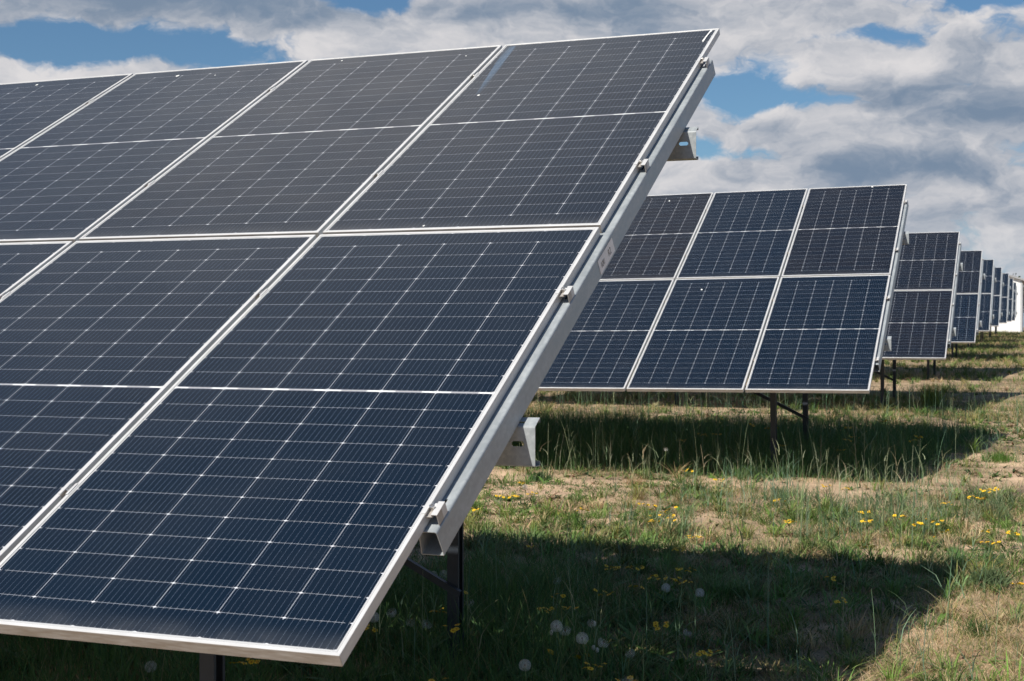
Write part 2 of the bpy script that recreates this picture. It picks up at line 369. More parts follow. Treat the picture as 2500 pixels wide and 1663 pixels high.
xs = np.concatenate([[-900, -500, -250, -120, -60, -35, -22, -15, -11], np.arange(-8.5, 4.6, .075), [5.5, 7, 10, 15, 24, 40, 70, 130, 260, 500, 900]])
ys = np.concatenate([[-120, -70, -40, -22, -12, -7, -5], np.arange(-3.6, 24, .085), np.arange(24.3, 45, .4), [46, 48, 51, 55, 60, 66, 73, 80, 88, 96, 105, 118, 135, 160, 200, 260, 350, 500, 700, 900]])
GX, GYY = np.meshgrid(xs, ys)
GZZ = gz(GX, GYY)
nx, ny = len(xs), len(ys)
me = bpy.data.meshes.new('ground')
idx = np.arange(nx*ny).reshape(ny, nx)
quads = np.stack([idx[:-1, :-1], idx[:-1, 1:], idx[1:, 1:], idx[1:, :-1]], -1).reshape(-1, 4)
def np_mesh(me, verts, quads, cols=None):
    me.vertices.add(len(verts)); me.vertices.foreach_set('co', np.ascontiguousarray(verts, dtype=np.float32).ravel())
    me.loops.add(quads.size); me.loops.foreach_set('vertex_index', np.ascontiguousarray(quads, dtype=np.int32).ravel())
    me.polygons.add(len(quads)); me.polygons.foreach_set('loop_start', np.arange(0, quads.size, 4, dtype=np.int32))
    me.update(calc_edges=True)
    if cols is not None:
        a = me.color_attributes.new('Col', 'FLOAT_COLOR', 'POINT')
        a.data.foreach_set('color', np.concatenate([cols, np.ones((len(cols), 1))], 1).astype(np.float32).ravel())
np_mesh(me, np.stack([GX, GYY, GZZ], -1).reshape(-1, 3), quads)
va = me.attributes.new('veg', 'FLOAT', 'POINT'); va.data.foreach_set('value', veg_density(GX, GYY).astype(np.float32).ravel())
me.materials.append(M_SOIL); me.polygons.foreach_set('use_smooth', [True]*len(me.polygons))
g = obj('ground', me); g['kind'] = 'structure'; g['label'] = 'sandy meadow ground with bare tan patches and sparse turf'

# ------------------------------------------------------------------ solar arrays
TILT = 0.50792; CT, ST = math.cos(TILT), math.sin(TILT)
PW, PL, GAP, VG = 1.134, 2.279, .02, .020
PITCH = PW+GAP; LT = 2*PL+VG
def panel_frame_mesh():
    b = MB(); w, h, d = .011, .0335, .0015
    # outer bars with top lip, mitred at the corners
    def bar(p, q, inward):       # p,q outer corners of one side, counter-clockwise
        p, q, n = Vector(p), Vector(q), Vector(inward); dr = (q-p).normalized()
        a = [p, q, q+n*w-dr*w, p+n*w+dr*w]
        vs = [(c.x, c.y, 0) for c in a]+[(c.x, c.y, -h) for c in a]
        b.add(vs, [(0, 1, 2, 3), (4, 7, 6, 5), (0, 4, 5, 1), (1, 5, 6, 2), (2, 6, 7, 3), (3, 7, 4, 0)])
    bar((0, 0, 0), (PW, 0, 0), (0, 1, 0)); bar((PW, 0, 0), (PW, PL, 0), (-1, 0, 0)); bar((PW, PL, 0), (0, PL, 0), (0, -1, 0)); bar((0, PL, 0), (0, 0, 0), (1, 0, 0))
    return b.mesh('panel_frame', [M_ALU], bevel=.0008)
def glass_mesh():
    b = MB(); i = .0112
    b.add([(i, i, -.0016), (PW-i, i, -.0016), (PW-i, PL-i, -.0016), (i, PL-i, -.0016)], [(0, 1, 2, 3)])
    return b.mesh('cell_glass', [M_GLASS])
def back_mesh():
    b = MB(); i = .0112
    b.box((i, i, -.0075), (PW-i, PL-i, -.0035))
    return b.mesh('backsheet', [M_BACK])
def junction_mesh():
    b = MB(); b.box((PW/2-.05, PL/2-.03, -.026), (PW/2+.05, PL/2+.03, -.0078)); return b.mesh('junction_box', [M_BLACK], bevel=.003)
ME_FRAME, ME_CELL, ME_BACKS, ME_JB = panel_frame_mesh(), glass_mesh(), back_mesh(), junction_mesh()
CLV = [.57, 1.79, 2.88, 4.11]
def rail_mesh():
    prof = [(.012, -.1115), (.033, -.1085)]+[(.027+(.033-.027)*(1-f), -.105+.062*f) for f in (0., 1.)]
    prof = [(.0, -.1105), (.0305, -.1105), (.0328, -.1080), (.0265, -.0415)]
    arc = [(.0255, -.0385), (.0235, -.0362), (.0205, -.0352)]
    tp = [(.004, -.035), (-.004, -.035)]
    right = prof+arc
    left = [(-x, z) for x, z in reversed(right)]
    full = right+tp+left
    st = [.512]
    for c in CLV: st += [c-.004, c, c+.086, c+.090]
    st += [2.25, 4.145]; st = sorted(st)
    hole = set()
    itop = len(right)
    for c in CLV:
        j = st.index(c); hole.add((itop, j))
    return sheet(full, st, hole, .0022, lambda s_, p: (p[0], s_, p[1]), 'rail', [M_GALV])
ME_RAIL = rail_mesh()
for p_ in ME_RAIL.polygons: p_.use_smooth = False
def clamp_mesh(end):
    if end: prof, ln = [(-.009, .0028), (.0015, .0028), (.0015, -.008), (.016, -.008), (.016, -.001), (.0335, -.001), (.0345, -.0335)], .03
    else: prof, ln = [(-.016, .0028), (-.0085, .0028), (-.0085, -.012), (.0085, -.012), (.0085, .0028), (.016, .0028)], .027
    return sheet(prof, [-ln, ln], set(), .0025, lambda s_, p: (p[0], s_, p[1]), 'clamp', [M_ALU])
def bolt_mesh():
    b = MB(); seg = 14
    def ring(r, z): return [(r*math.cos(2*math.pi*k/seg), r*math.sin(2*math.pi*k/seg), z) for k in range(seg)]
    vs = ring(.0075, -.0115)+ring(.0075, .0035)+ring(.0065, .0045)+ring(.0038, .0045)+ring(.0036, .0005)
    fs = [tuple(range(seg))[::-1]]
    for r in range(4): fs += [(r*seg+k, r*seg+(k+1) % seg, (r+1)*seg+(k+1) % seg, (r+1)*seg+k) for k in range(seg)]
    fs.append(tuple(4*seg+k for k in range(seg)))
    b.add(vs, fs); return b.mesh('bolt', [M_STEEL])
ME_ECL, ME_MCL, ME_BOLT = clamp_mesh(True), clamp_mesh(False), bolt_mesh()
def purlin_mesh(length):
    c, s_ = CT, ST
    fl = .048
    prof = [(fl*c+.004, fl*s_-.014), (fl*c, fl*s_), (.026*c, .026*s_), (.016*c, .016*s_), (.004, .0015), (.0008, -.0012), (0, -.005), (0, -.045), (0, -.048), (0, -.058), (0, -.061), (0, -.1165), (.002, -.120), (.044, -.121), (.046, -.106)]
    st = [-length, .02, .024, .056, .060, .095]
    hole = {(2, 1), (2, 2), (2, 3), (8, 1), (8, 2), (8, 3), (7, 2), (9, 2)}
    hole = {(2, 2), (8, 1), (8, 2), (8, 3), (7, 2), (9, 2)}
    return sheet(prof, st, hole, .0025, lambda x, p: (x, p[0], p[1]), 'purlin', [M_GALV])
def post_mesh(h, below=.35):
    prof = [(.0, .020), (.0, .001), (.055, .001), (.055, .018)]
    # C section, web to the west, flanges north and south, open to the east
    prof = [(.055, .014), (.055, 0), (0, 0), (0, .068), (.055, .068), (.055, .054)]
    return sheet(prof, [-below, h], set(), .003, lambda z, p: (p[0], p[1], z), 'post', [M_POST])
def brace_mesh(dx_, dz_):
    L_ = math.hypot(dx_, dz_)
    prof = [(.0, .040), (.0, 0.), (.030, 0.)]
    return sheet(prof, [0, L_], set(), .003, lambda s_, p: (-s_, -p[0]*.9, -p[1]), 'brace', [M_POST]), math.atan2(dz_, dx_)
def sticker_mesh():
    b = MB()
    # the right web runs from (.0325,-.109) to (.0265,-.0415): lay the sticker 1 mm proud of it
    def web(v, n): f = (n+.109)/.0675; return (.0325-.006*f+.0012, v, n)
    b.add([web(2.095, -.1015), web(2.29, -.1015), web(2.29, -.0475), web(2.095, -.0475)], [(0, 1, 2, 3)])
    b.v = [(x, y, z) for x, y, z in b.v]
    for txt, v0, n0, size, wid in (('ROK1', 2.118, -.0865, .030, .62), ('R2', 2.212, -.0885, .036, .95)):
        cu = bpy.data.curves.new('t', 'FONT'); cu.body = txt; cu.size = size
        to = bpy.data.objects.new('t', cu); COL.objects.link(to)
        dg = bpy.context.evaluated_depsgraph_get(); tm = bpy.data.meshes.new_from_object(to.evaluated_get(dg))
        pts = [(v.co.x, v.co.y) for v in tm.vertices]
        vs = []
        for x, y in pts:
            q = web(v0+x*wid, n0+y); vs.append((q[0]+.0006, q[1], q[2]))
        b.add(vs, [tuple(p.vertices) for p in tm.polygons], 1)
        bpy.data.objects.remove(to)
    me = bpy.data.meshes.new('sticker'); me.from_pydata(b.v, [], b.f); me.materials.append(M_PAPER); me.materials.append(M_INK)
    me.polygons.foreach_set('material_index', b.mi)
    return me
YL, YU = 1.049, 3.10
ZL = (ST*YL-.1135)/CT; ZU = (ST*YU-.1135)/CT
ME_POSTF = post_mesh(Z0+ZL+.02); ME_POSTR = post_mesh(Z0+ZU+.02)
ME_BRACE, BR_A = brace_mesh(3.42, 1.72)
ME_STICK = sticker_mesh()
PURL = {}
TONE = {(1, 0, 1): .85, (1, 2, 1): .95, (1, 1, 1): .2, (2, 0, 0): .9, (2, 0, 1): .85, (3, 0, 1): .8, (0, 0, 1): .35, (0, 1, 1): .45}
def build_array(i, ncol, label, detail, panel_only=None):
    tx, ty, tz = TAB[i]
    rot = (.00747, -.0083, 0) if i == 1 else (0, 0, 0)
    root = thing('solar_array', label, 'solar array', (tx, ty, tz), 'rows of solar arrays', rot)
    for c in range(ncol):
        for r in range(2):
            v = r*(PL+VG); x = -PW-c*PITCH
            o = obj('solar_panel', ME_FRAME, root, (x, v*CT, Z0+v*ST), (TILT, 0, 0))
            gl = obj('cell_glass', ME_CELL, o); gl.color = (TONE.get((i, c, r), .08+.17*random.random()), 0, 0, 1); obj('backsheet', ME_BACKS, o)
            if detail: obj('junction_box', ME_JB, o)
    for c in range(ncol+1):
        x = .01-c*PITCH
        rl = obj('rail', ME_RAIL, root, (x, 0, Z0), (TILT, 0, 0))
        if c == 0 and detail == 2: obj('label_sticker', ME_STICK, rl)
        if not detail: continue
        for v in CLV:
            endc = c in (0, ncol)
            sgn = -1 if c == ncol else 1
            vv = v if (endc or v < 2.3) else v
            cl = obj('end_clamp' if endc else 'mid_clamp', ME_ECL if endc else ME_MCL, root, (0 if c == 0 else (x if not endc else -ncol*PITCH+GAP), v*CT, Z0+v*ST), (TILT, 0, 0 if sgn > 0 else math.pi))
            if sgn < 0: cl.rotation_euler = (-TILT, 0, math.pi)
            obj('bolt', ME_BOLT, cl, (.009 if endc else 0, 0, .003 if endc else -.003))
    if ncol not in PURL: PURL[ncol] = purlin_mesh(ncol*PITCH+.1)
    obj('purlin', PURL[ncol], root, (0, YL, Z0+ZL)); obj('purlin', PURL[ncol], root, (0, YU, Z0+ZU))
    px_ = -1.10
    while px_ > -ncol*PITCH:
        obj('post', ME_POSTF, root, (px_, YL+.052, 0)); obj('post', ME_POSTR, root, (px_, YU+.052, 0))
        if detail: obj('brace', ME_BRACE, root, (px_+.075, YU+.0505, Z0-.48), (0, BR_A, 0))
        px_ -= 3.5
    return root
LAB = ['largest front solar array, nearest the camera, with a lettered sticker on its end rail',
       'second solar array, directly behind the largest front one, three whole panel columns showing',
       'third solar array, its slim right end showing past the second array',
       'fourth solar array in the receding rows, about two cell columns showing past the third',
       'fifth solar array in the receding rows, a narrow strip past the fourth',
       'sixth solar array in the receding rows, a thin strip past the fifth',
       'seventh solar array, a sliver standing before the white shed',
       'eighth solar array, a very thin sliver standing before the white shed',
       'farthest solar array, smallest of all, in front of the white shed wall']
ARR = [build_array(i, n, LAB[i], d) for i, (n, d) in enumerate([(8, 2), (8, 1), (7, 1), (6, 1), (5, 0), (5, 0), (5, 0), (5, 0), (5, 0)])]
# marks on the glass of the nearest top right panel
tp = [o for o in ARR[0].children if o.name.startswith('solar_panel')][1]
def mark(name, pts, m, z=.0):
    b = MB(); b.add([(x+PW, y-(PL+VG), -.0010+z) for x, y in pts], [tuple(range(len(pts)))]); me = bpy.data.meshes.new(name); me.from_pydata(b.v, [], b.f); me.materials.append(m)
    obj(name, me, tp)
mark('bird_dropping', [(-.040, 4.566), (-.033, 4.565), (-.030, 4.545), (-.036, 4.52), (-.040, 4.46), (-.041, 4.40), (-.040, 4.385), (-.048, 4.383), (-.050, 4.40), (-.047, 4.46), (-.043, 4.52)], M_DROP)
mark('glass_speck', [(-1.012+.007*math.cos(a), 3.806+.009*math.sin(a)) for a in np.linspace(0, 6.28, 9)[:-1]], M_DROP)
def splat(arr, c, r, x, y, R_):
    pan = [o for o in ARR[arr].children if o.name.startswith('solar_panel')][c*2+r]; rr = random.Random(int(x*1000)); b_ = MB()
    b_.add([(x+R_*rr.uniform(.5, 1.2)*math.cos(a), y+R_*1.5*rr.uniform(.5, 1.2)*math.sin(a), -.0009) for a in np.linspace(0, 6.28, 11)[:-1]], [tuple(range(10))])
    m_ = bpy.data.meshes.new('bird_dropping'); m_.from_pydata(b_.v, [], b_.f); m_.materials.append(M_DROP); obj('bird_dropping', m_, pan)
for a_ in ((1, 1, 0, .34, 2.02, .012), (1, 2, 1, .62, 2.08, .013), (1, 0, 1, .74, 2.25, .013), (0, 1, 1, .22, 2.22, .006), (0, 1, 1, .98, 2.14, .005), (0, 2, 1, .35, 2.17, .010), (0, 2, 1, .62, 2.13, .005), (0, 0, 1, .42, .035, .005), (0, 3, 1, .5, 2.2, .01)): splat(*a_)
b = MB(); n_ = 8
b.add([(-1.018+PW-.020*k/n_-.012-.07*k/n_, 3.82+.72*k/n_-(PL+VG), -.0008) for k in range(n_+1)]+[(-1.006+PW+.012*k/n_-.07*k/n_, 3.82+.72*k/n_-(PL+VG), -.0008) for k in range(n_+1)],
      [(k, n_+1+k, n_+2+k, k+1) for k in range(n_)])
me = bpy.data.meshes.new('glass_streak'); me.from_pydata(b.v, [], b.f); me.materials.append(M_SMEAR); obj('glass_streak', me, tp)

# ------------------------------------------------------------------ shed and trees behind
xr, yb, zb = .38, 95.0, 1.10
shed = thing('shed', 'white gabled shed behind the farthest arrays', 'shed', (xr, yb, zb))
b = MB(); wd, dp, eh, rh = 5.0, 9.0, 3.62, 4.42
b.add([(-wd, 0, 0), (0, 0, 0), (0, 0, eh), (-wd/2, 0, rh), (-wd, 0, eh), (-wd, dp, 0), (0, dp, 0), (0, dp, eh), (-wd/2, dp, rh), (-wd, dp, eh)],
      [(0, 1, 2, 3, 4), (5, 9, 8, 7, 6), (0, 4, 9, 5), (1, 6, 7, 2)])
obj('wall', b.mesh('wall', [M_WALL]), shed)
for sx in (-1, 1):
    b = MB(); cx = -wd/2; e = sx*(wd/2+.18); ez = eh-(rh-eh)*.18/(wd/2)
    b.add([(cx, -.2, rh+.02), (cx+e, -.2, ez+.02), (cx+e, dp+.2, ez+.02), (cx, dp+.2, rh+.02), (cx, -.2, rh+.14), (cx+e, -.2, ez+.14), (cx+e, dp+.2, ez+.14), (cx, dp+.2, rh+.14)],
          [(0, 1, 2, 3), (4, 5, 6, 7), (0, 1, 5, 4), (1, 2, 6, 5), (2, 3, 7, 6), (3, 0, 4, 7)])
    obj('roof', b.mesh('roof', [M_ROOF]), shed)
b = MB(); b.box((-.10, -.03, 0), (.03, .12, eh-.03)); obj('corner_trim', b.mesh('corner_trim', [M_TRIM]), shed)
b = MB(); b.box((-wd-.05, -.06, -.8), (.06, dp+.05, .12)); obj('base', b.mesh('base', [M_PLINTH]), shed)

def leaf_cloud(n, centre, rad, size, col, rng):
    k = max(6, n//160)
    cl = rng.normal(size=(k, 3)); cl = cl/np.linalg.norm(cl, axis=1)[:, None]*rng.uniform(.35, .95, (k, 1)); cl[:, 2] = np.abs(cl[:, 2])*.9-.25
    p = cl[rng.integers(0, k, n)]+rng.normal(size=(n, 3))*.22
    p = np.array(centre)+p*np.array(rad)
    a = rng.normal(size=(n, 3)); a /= np.linalg.norm(a, axis=1)[:, None]
    c = np.cross(a, rng.normal(size=(n, 3))); c /= np.linalg.norm(c, axis=1)[:, None]
    s_ = size*rng.uniform(.6, 1.3, (n, 1))
    v = np.stack([p-a*s_, p+c*s_*.55, p+a*s_, p-c*s_*.55], 1).reshape(-1, 3)
    cc = np.array(col)*rng.uniform(.6, 1.5, (n, 1))
    return v, np.arange(n*4).reshape(-1, 4), np.repeat(cc, 4, 0)
def tree(label, x, y, h, r, col, seed):
    rng = np.random.default_rng(seed); z = float(gz(x, y))
    root = thing('tree', label, 'tree', (x, y, z-.1), 'trees beyond the shed')
    b = MB(); b.tube([(0, 0, 0), (.05*h/8, .02, h*.35), (-.04, .05, h*.7), (.02, 0, h*.92)], [h*.028, h*.02, h*.012, h*.004], 8)
    for k in range(6):
        a = k*1.05+seed; zz = h*(.35+.08*k); b.tube([(0, 0, zz), (math.cos(a)*r*.35, math.sin(a)*r*.35, zz+h*.08), (math.cos(a)*r*.7, math.sin(a)*r*.7, zz+h*.15)], [h*.009, h*.006, h*.002], 5)
    obj('trunk', b.mesh('trunk', [M_BARK], True), root)
    v, q, c = leaf_cloud(5000, (0, 0, h*.62), (r, r, h*.42), h*.03, col, rng)
    me = bpy.data.meshes.new('crown'); np_mesh(me, v, q, c); me.materials.append(M_CROWN); obj('crown', me, root)
tree('small dark tree peeking over the middle of the shed roof', -1.35, 150, 5.6, 1.1, (.045, .065, .035), 3)
tree('bushy dark tree beyond the right corner of the shed', .75, 150, 5.2, .9, (.045, .07, .03), 5)
tree('taller dark tree standing just outside the right end of the shed', 2.6, 140, 6.9, 1.6, (.04, .065, .03), 8)
tree('broad dark tree farther out to the right of the shed', 6.5, 150, 7.5, 2.4, (.045, .07, .03), 12)

# ------------------------------------------------------------------ vegetation that nobody could count
TT = np.array([0., .38, .74, 1.0])
def blades(name, label, mat, xy, h, w, lean, col, prof=(1., .85, .55, .06), z=None, azim=None, droop=.18, rng=RNG, cat='grass'):
    n = len(xy)
    if n == 0: return
    az_ = rng.uniform(0, 2*math.pi, n) if azim is None else azim
    fa = rng.uniform(0, math.pi, n) if azim is None else azim+math.pi/2
    zz = gz(xy[:, 0], xy[:, 1])-.004 if z is None else z
    d = np.stack([np.cos(az_), np.sin(az_)], 1); sv = np.stack([np.cos(fa), np.sin(fa)], 1)
    V = np.empty((n, 4, 2, 3), np.float32)
    for i, tt in enumerate(TT):
        off = (lean*h*tt**2)[:, None]*d
        hh = h*(tt-droop*lean*tt**2)
        ww = (w*prof[i]*.5)[:, None]*sv
        for s_, sg in enumerate((-1, 1)):
            V[:, i, s_, :2] = xy+off+sg*ww; V[:, i, s_, 2] = zz+hh
    base = (np.arange(n)*8)[:, None, None]
    q = np.array([[0, 1, 3, 2], [2, 3, 5, 4], [4, 5, 7, 6]])[None]+base
    me = bpy.data.meshes.new(name); cc = np.repeat(col, 8, 0)
    np_mesh(me, V.reshape(-1, 3), q.reshape(-1, 4), cc); me.materials.append(mat)
    o = obj(name, me); o['kind'] = 'stuff'; o['label'] = label; o['category'] = cat
    return o
PEND = {}
def pend(name, label, mat, xy, h, w, lean, col, **kw):
    a = PEND.setdefault(name, [label, mat, kw, []]); a[3].append((xy, h, w, lean, col))
def flush():
    for name, (label, mat, kw, parts) in PEND.items():
        blades(name, label, mat, *[np.concatenate([p_[k] for p_ in parts]) for k in range(5)], **kw)
    PEND.clear()
def scatter(n, x0, x1, y0, y1, dens, rng=RNG):
    x = rng.uniform(x0, x1, n); y = rng.uniform(y0, y1, n)
    # keep what the photograph's side of the field can show, with a margin for a step to the side
    lim = CAM.x+(y-CAM.y)*math.tan(math.radians(-46))
    k = (x > lim) & (rng.uniform(0, 1, n) < dens(x, y))
    return np.stack([x[k], y[k]], 1)
def cmix(n, cols, wts, var=.25, rng=RNG):
    c = np.array(cols)[rng.choice(len(cols), n, p=np.array(wts)/sum(wts))]
    return c*rng.uniform(1-var, 1+var, (n, 1))*rng.uniform(.92, 1.08, (n, 3))
def sc_far(y): return 1+np.clip((y-8)/14, 0, 3.5)
GREENS = [(.155, .205, .045), (.11, .17, .04), (.23, .24, .08), (.08, .14, .05)]
STRAWS = [(.52, .37, .20), (.60, .47, .28), (.38, .25, .15), (.48, .33, .21)]
def d_turf(x, y): return np.clip(.10+np.clip((fbm(x, y, 1.5, 41, 4)-.38)*4.5, 0, 1)*.9, 0, 1)*np.clip((vnoise(x, y, .14, 77)-.18)*1.9, .04, 1)*np.clip((vnoise(x, y, .45, 79)-.1)*2, .2, 1)
# short turf, sunlit and shaded
for (n, y0, y1, x0, x1) in ((200000, 1.6, 9.8, -4.2, 2.6), (170000, 9.8, 24, -8, 3.4), (300000, 24, 100, -8, 6)):
    p = scatter(n, x0, x1, y0, y1, d_turf); f = sc_far(p[:, 1]); m_ = len(p)
    dry = vnoise(p[:, 0], p[:, 1], .5, 5)
    c = np.where((RNG.uniform(0, 1, m_) < .13+.42*dry)[:, None], cmix(m_, STRAWS, (3, 2, 2, 2)), cmix(m_, GREENS, (4, 3, 2, 2)))
    pend('turf_grass', 'short patchy turf of green and dry blades over the sandy ground', M_BLADE, p, RNG.uniform(.025, .085, m_)*(.8+.5*dry)*np.sqrt(f), RNG.uniform(.0022, .0042, m_)*f, RNG.uniform(.2, 1.6, m_), c)
# tiny leaves of ground hugging herbs
for (n, y0, y1, x0, x1) in ((150000, 1.6, 9.8, -4.2, 2.6), (70000, 9.8, 22, -7, 3)):
    p = scatter(n, x0, x1, y0, y1, lambda x, y: np.clip((fbm(x, y, .7, 205, 3)-.36)*4, .03, 1)*np.clip((vnoise(x, y, .1, 207)-.2)*2.2, .05, 1)); m_ = len(p); f = sc_far(p[:, 1])
    pat = vnoise(p[:, 0], p[:, 1], .35, 209)
    c = np.where((pat > .78)[:, None], cmix(m_, [(.20, .12, .07), (.24, .19, .08), (.16, .14, .07)], (1, 1, 1)), cmix(m_, [(.10, .16, .04), (.07, .12, .035), (.15, .20, .08), (.12, .17, .09)], (3, 3, 2, 1), .35))
    pend('ground_herbs', 'tiny leaves of ground hugging herbs on the sandy soil', M_LEAF, p, RNG.uniform(.010, .038, m_), RNG.uniform(.004, .010, m_)*f**.8, RNG.uniform(.3, 2., m_), c, prof=(.4, 1., .9, .1), cat='weeds')
# leafy clumps
def clumps(n, x0, x1, y0, y1, dens, hr, cols, name, label):
    c0 = scatter(n, x0, x1, y0, y1, dens); kk = RNG.integers(14, 46, len(c0)); p0 = np.repeat(c0, kk, 0); m_ = len(p0)
    sz = np.repeat(RNG.uniform(.6, 1.5, len(c0)), kk); off = RNG.normal(size=(m_, 2))*(.022*sz)[:, None]
    a_ = np.arctan2(off[:, 1], off[:, 0])+RNG.normal(size=m_)*.5
    blades(name, label, M_BLADE, p0+off, RNG.uniform(*hr, m_)*sz, RNG.uniform(.003, .0075, m_)*np.sqrt(sc_far(p0[:, 1])), RNG.uniform(.2, 1.5, m_), np.repeat(cmix(len(c0), cols, [1]*len(cols), .3), kk, 0)*RNG.uniform(.75, 1.25, (m_, 1)), prof=(.7, 1., .75, .06), azim=a_)
clumps(2500, -4.2, 2.6, 1.8, 9.8, lambda x, y: np.clip((vnoise(x, y, .7, 401)-.3)*2, .10, 1), (.03, .12), [(.15, .24, .045), (.10, .18, .035), (.19, .27, .08), (.24, .24, .07), (.07, .12, .03), (.46, .36, .20)], 'grass_clumps', 'small leafy grass clumps dotted over the sandy ground')
clumps(2300, -2.4, 1.2, 1.8, 6.6, lambda x, y: np.clip((vnoise(x, y, .4, 411)-.2)*2, .1, 1)*np.clip((1.0-.25*(5-y)-x)/.5, .05, 1), (.03, .12), [(.13, .24, .06), (.10, .20, .05), (.18, .26, .10), (.24, .22, .10)], 'grass_clumps', 'small leafy clumps in the shadow of the first array')
clumps(5200, -8, 3.8, 9.6, 62, lambda x, y: np.clip((vnoise(x, y, .9, 403)-.3)*2, .08, 1), (.05, .16), [(.15, .24, .05), (.10, .18, .04), (.20, .27, .09), (.24, .24, .08), (.07, .12, .03), (.46, .36, .20)], 'grass_clumps', 'leafy grass clumps on the ground behind the first array')
# longer dry grass right of the front shadow
p = scatter(52000, -.4, 2.6, 2.4, 7.0, lambda x, y: np.clip((x-.9+.22*(y-2.0)*0-.38*(y-4.6)*.0+ .9 - .30*(y-2.4))/.5, .06, 1)*np.clip((fbm(x, y, .5, 301, 3)-.3)*3.2, .06, 1)); m_ = len(p)
dr = RNG.uniform(0, 1, m_) < .55
blades('dry_grass', 'longer straw coloured grass in the sun at the lower right', M_BLADE, p, RNG.uniform(.03, .11, m_), RNG.uniform(.0016, .0032, m_), RNG.uniform(.4, 2.4, m_), np.where(dr[:, None], cmix(m_, STRAWS, (3, 3, 1, 1)), cmix(m_, GREENS, (3, 2, 3, 1))))
# dry litter lying on the soil
for (n, y0, y1, x0, x1) in ((60000, 1.8, 9.5, -4.5, 3), (32000, 9.5, 24, -8, 4)):
    p = scatter(n, x0, x1, y0, y1, lambda x, y: .25+.75*vnoise(x, y, .4, 23)**1.5); m_ = len(p); f = sc_far(p[:, 1])
    pend('straw_litter', 'dry straw coloured stems lying flat on the soil', M_STRAW, p, RNG.uniform(.012, .05, m_), RNG.uniform(.0016, .0032, m_)*f, RNG.uniform(1.5, 4.5, m_), cmix(m_, STRAWS+[(.30, .17, .13)], (3, 2, 2, 2, 1)), prof=(1, 1, .9, .4), droop=.20, cat='straw')
# dense tall grass in the strips shaded by the arrays
for (n, y0, y1, x0, x1) in ((120000, 1.2, 8., -5, 1.2), (190000, 10, 18, -9, 2), (60000, 18, 100, -9, 1.5)):
    p = scatter(n, x0, x1, y0, y1, lambda x, y: shade_band(x, y)*np.clip(.25+1.2*(fbm(x, y, .8, 91, 3)-.3), .08, 1)); m_ = len(p); f = sc_far(p[:, 1])
    hh = RNG.uniform(.06, .24, m_)*(.5+.9*fbm(p[:, 0], p[:, 1], .9, 15, 2))*np.clip(.5+shade_band(p[:, 0], p[:, 1]), 0, 1.5)
    pend('shade_grass', 'dense dark green grass in the strips shaded by the arrays', M_BLADE, p, hh, RNG.uniform(.0025, .005, m_)*f**.7, RNG.uniform(.1, .9, m_), cmix(m_, [(.075, .16, .045), (.10, .18, .055), (.055, .125, .045), (.28, .25, .12)], (4, 4, 3, .5)))
flush()
# stiff blue green stalks
def d_stalk(x, y):
    a = np.clip((vnoise(x, y, .55, 61)-.52)*4, 0, 1)*np.where((y > 6.4) & (y < 9.8) & (x > -1.4) & (x < 1.0), 1, .2)
    b_ = np.clip((vnoise(x, y, .5, 63)-.5)*4, 0, 1)*np.where((y > 9.9) & (y < 16) & (x < .6), .45, 0)
    b_ = np.maximum(b_, np.clip((vnoise(x, y, .35, 67)-.35)*3, 0, 1)*np.where((y > 9.3) & (y < 11.2) & (x < .7), .11, 0))
    d_ = np.where((y > 2) & (y < 10) & (x > -2.6) & (x < 2.2), .035, 0)+np.where((y > 4.5) & (y < 9.6) & (x > -.9) & (x < 1.1), .06, 0)+np.where((y > 9.6) & (y < 22) & (x > -5), .06, 0)
    c_ = np.where((y > 3) & (y < 5.6) & (x > -2.2) & (x < -.85), .35, 0)
    return np.maximum(np.maximum(np.maximum(a, b_), c_), d_)
p = scatter(24000, -7, 2.2, 2.4, 26, d_stalk); m_ = len(p)
hs = RNG.uniform(.14, .66, m_)**1.15*1.1*(.7+.4*vnoise(p[:, 0], p[:, 1], 1., 8))
hs = np.where(p[:, 1] > 9.8, hs*1.05, hs*.85)
edge_ = (p[:, 1] > 9.2) & (p[:, 1] < 11.3)
cs = np.where(edge_[:, None], cmix(m_, [(.34, .38, .23), (.24, .30, .17), (.42, .36, .22)], (3, 2, 1)), cmix(m_, [(.17, .26, .16), (.13, .22, .13), (.30, .33, .18), (.10, .17, .08)], (3, 3, 2, 2)))
blades('tall_stalks', 'stiff upright blue green grass stalks standing above the turf', M_BLADE, p, hs, RNG.uniform(.0022, .0038, m_)*sc_far(p[:, 1])**.6, RNG.uniform(.0, .22, m_), cs, prof=(.9, .9, .9, .35))
k = RNG.uniform(0, 1, m_) < .85
pl = np.repeat(p[k], 2, 0); zl = np.repeat((gz(p[:, 0], p[:, 1])+hs*.45)[k], 2)+RNG.uniform(-.08, .1, 2*k.sum())
blades('stalk_leaves', 'narrow leaves along the tall grass stalks', M_BLADE, pl, RNG.uniform(.06, .18, len(pl)), RNG.uniform(.003, .006, len(pl)), RNG.uniform(.3, 1.3, len(pl)), np.repeat(cs[k], 2, 0), z=zl)
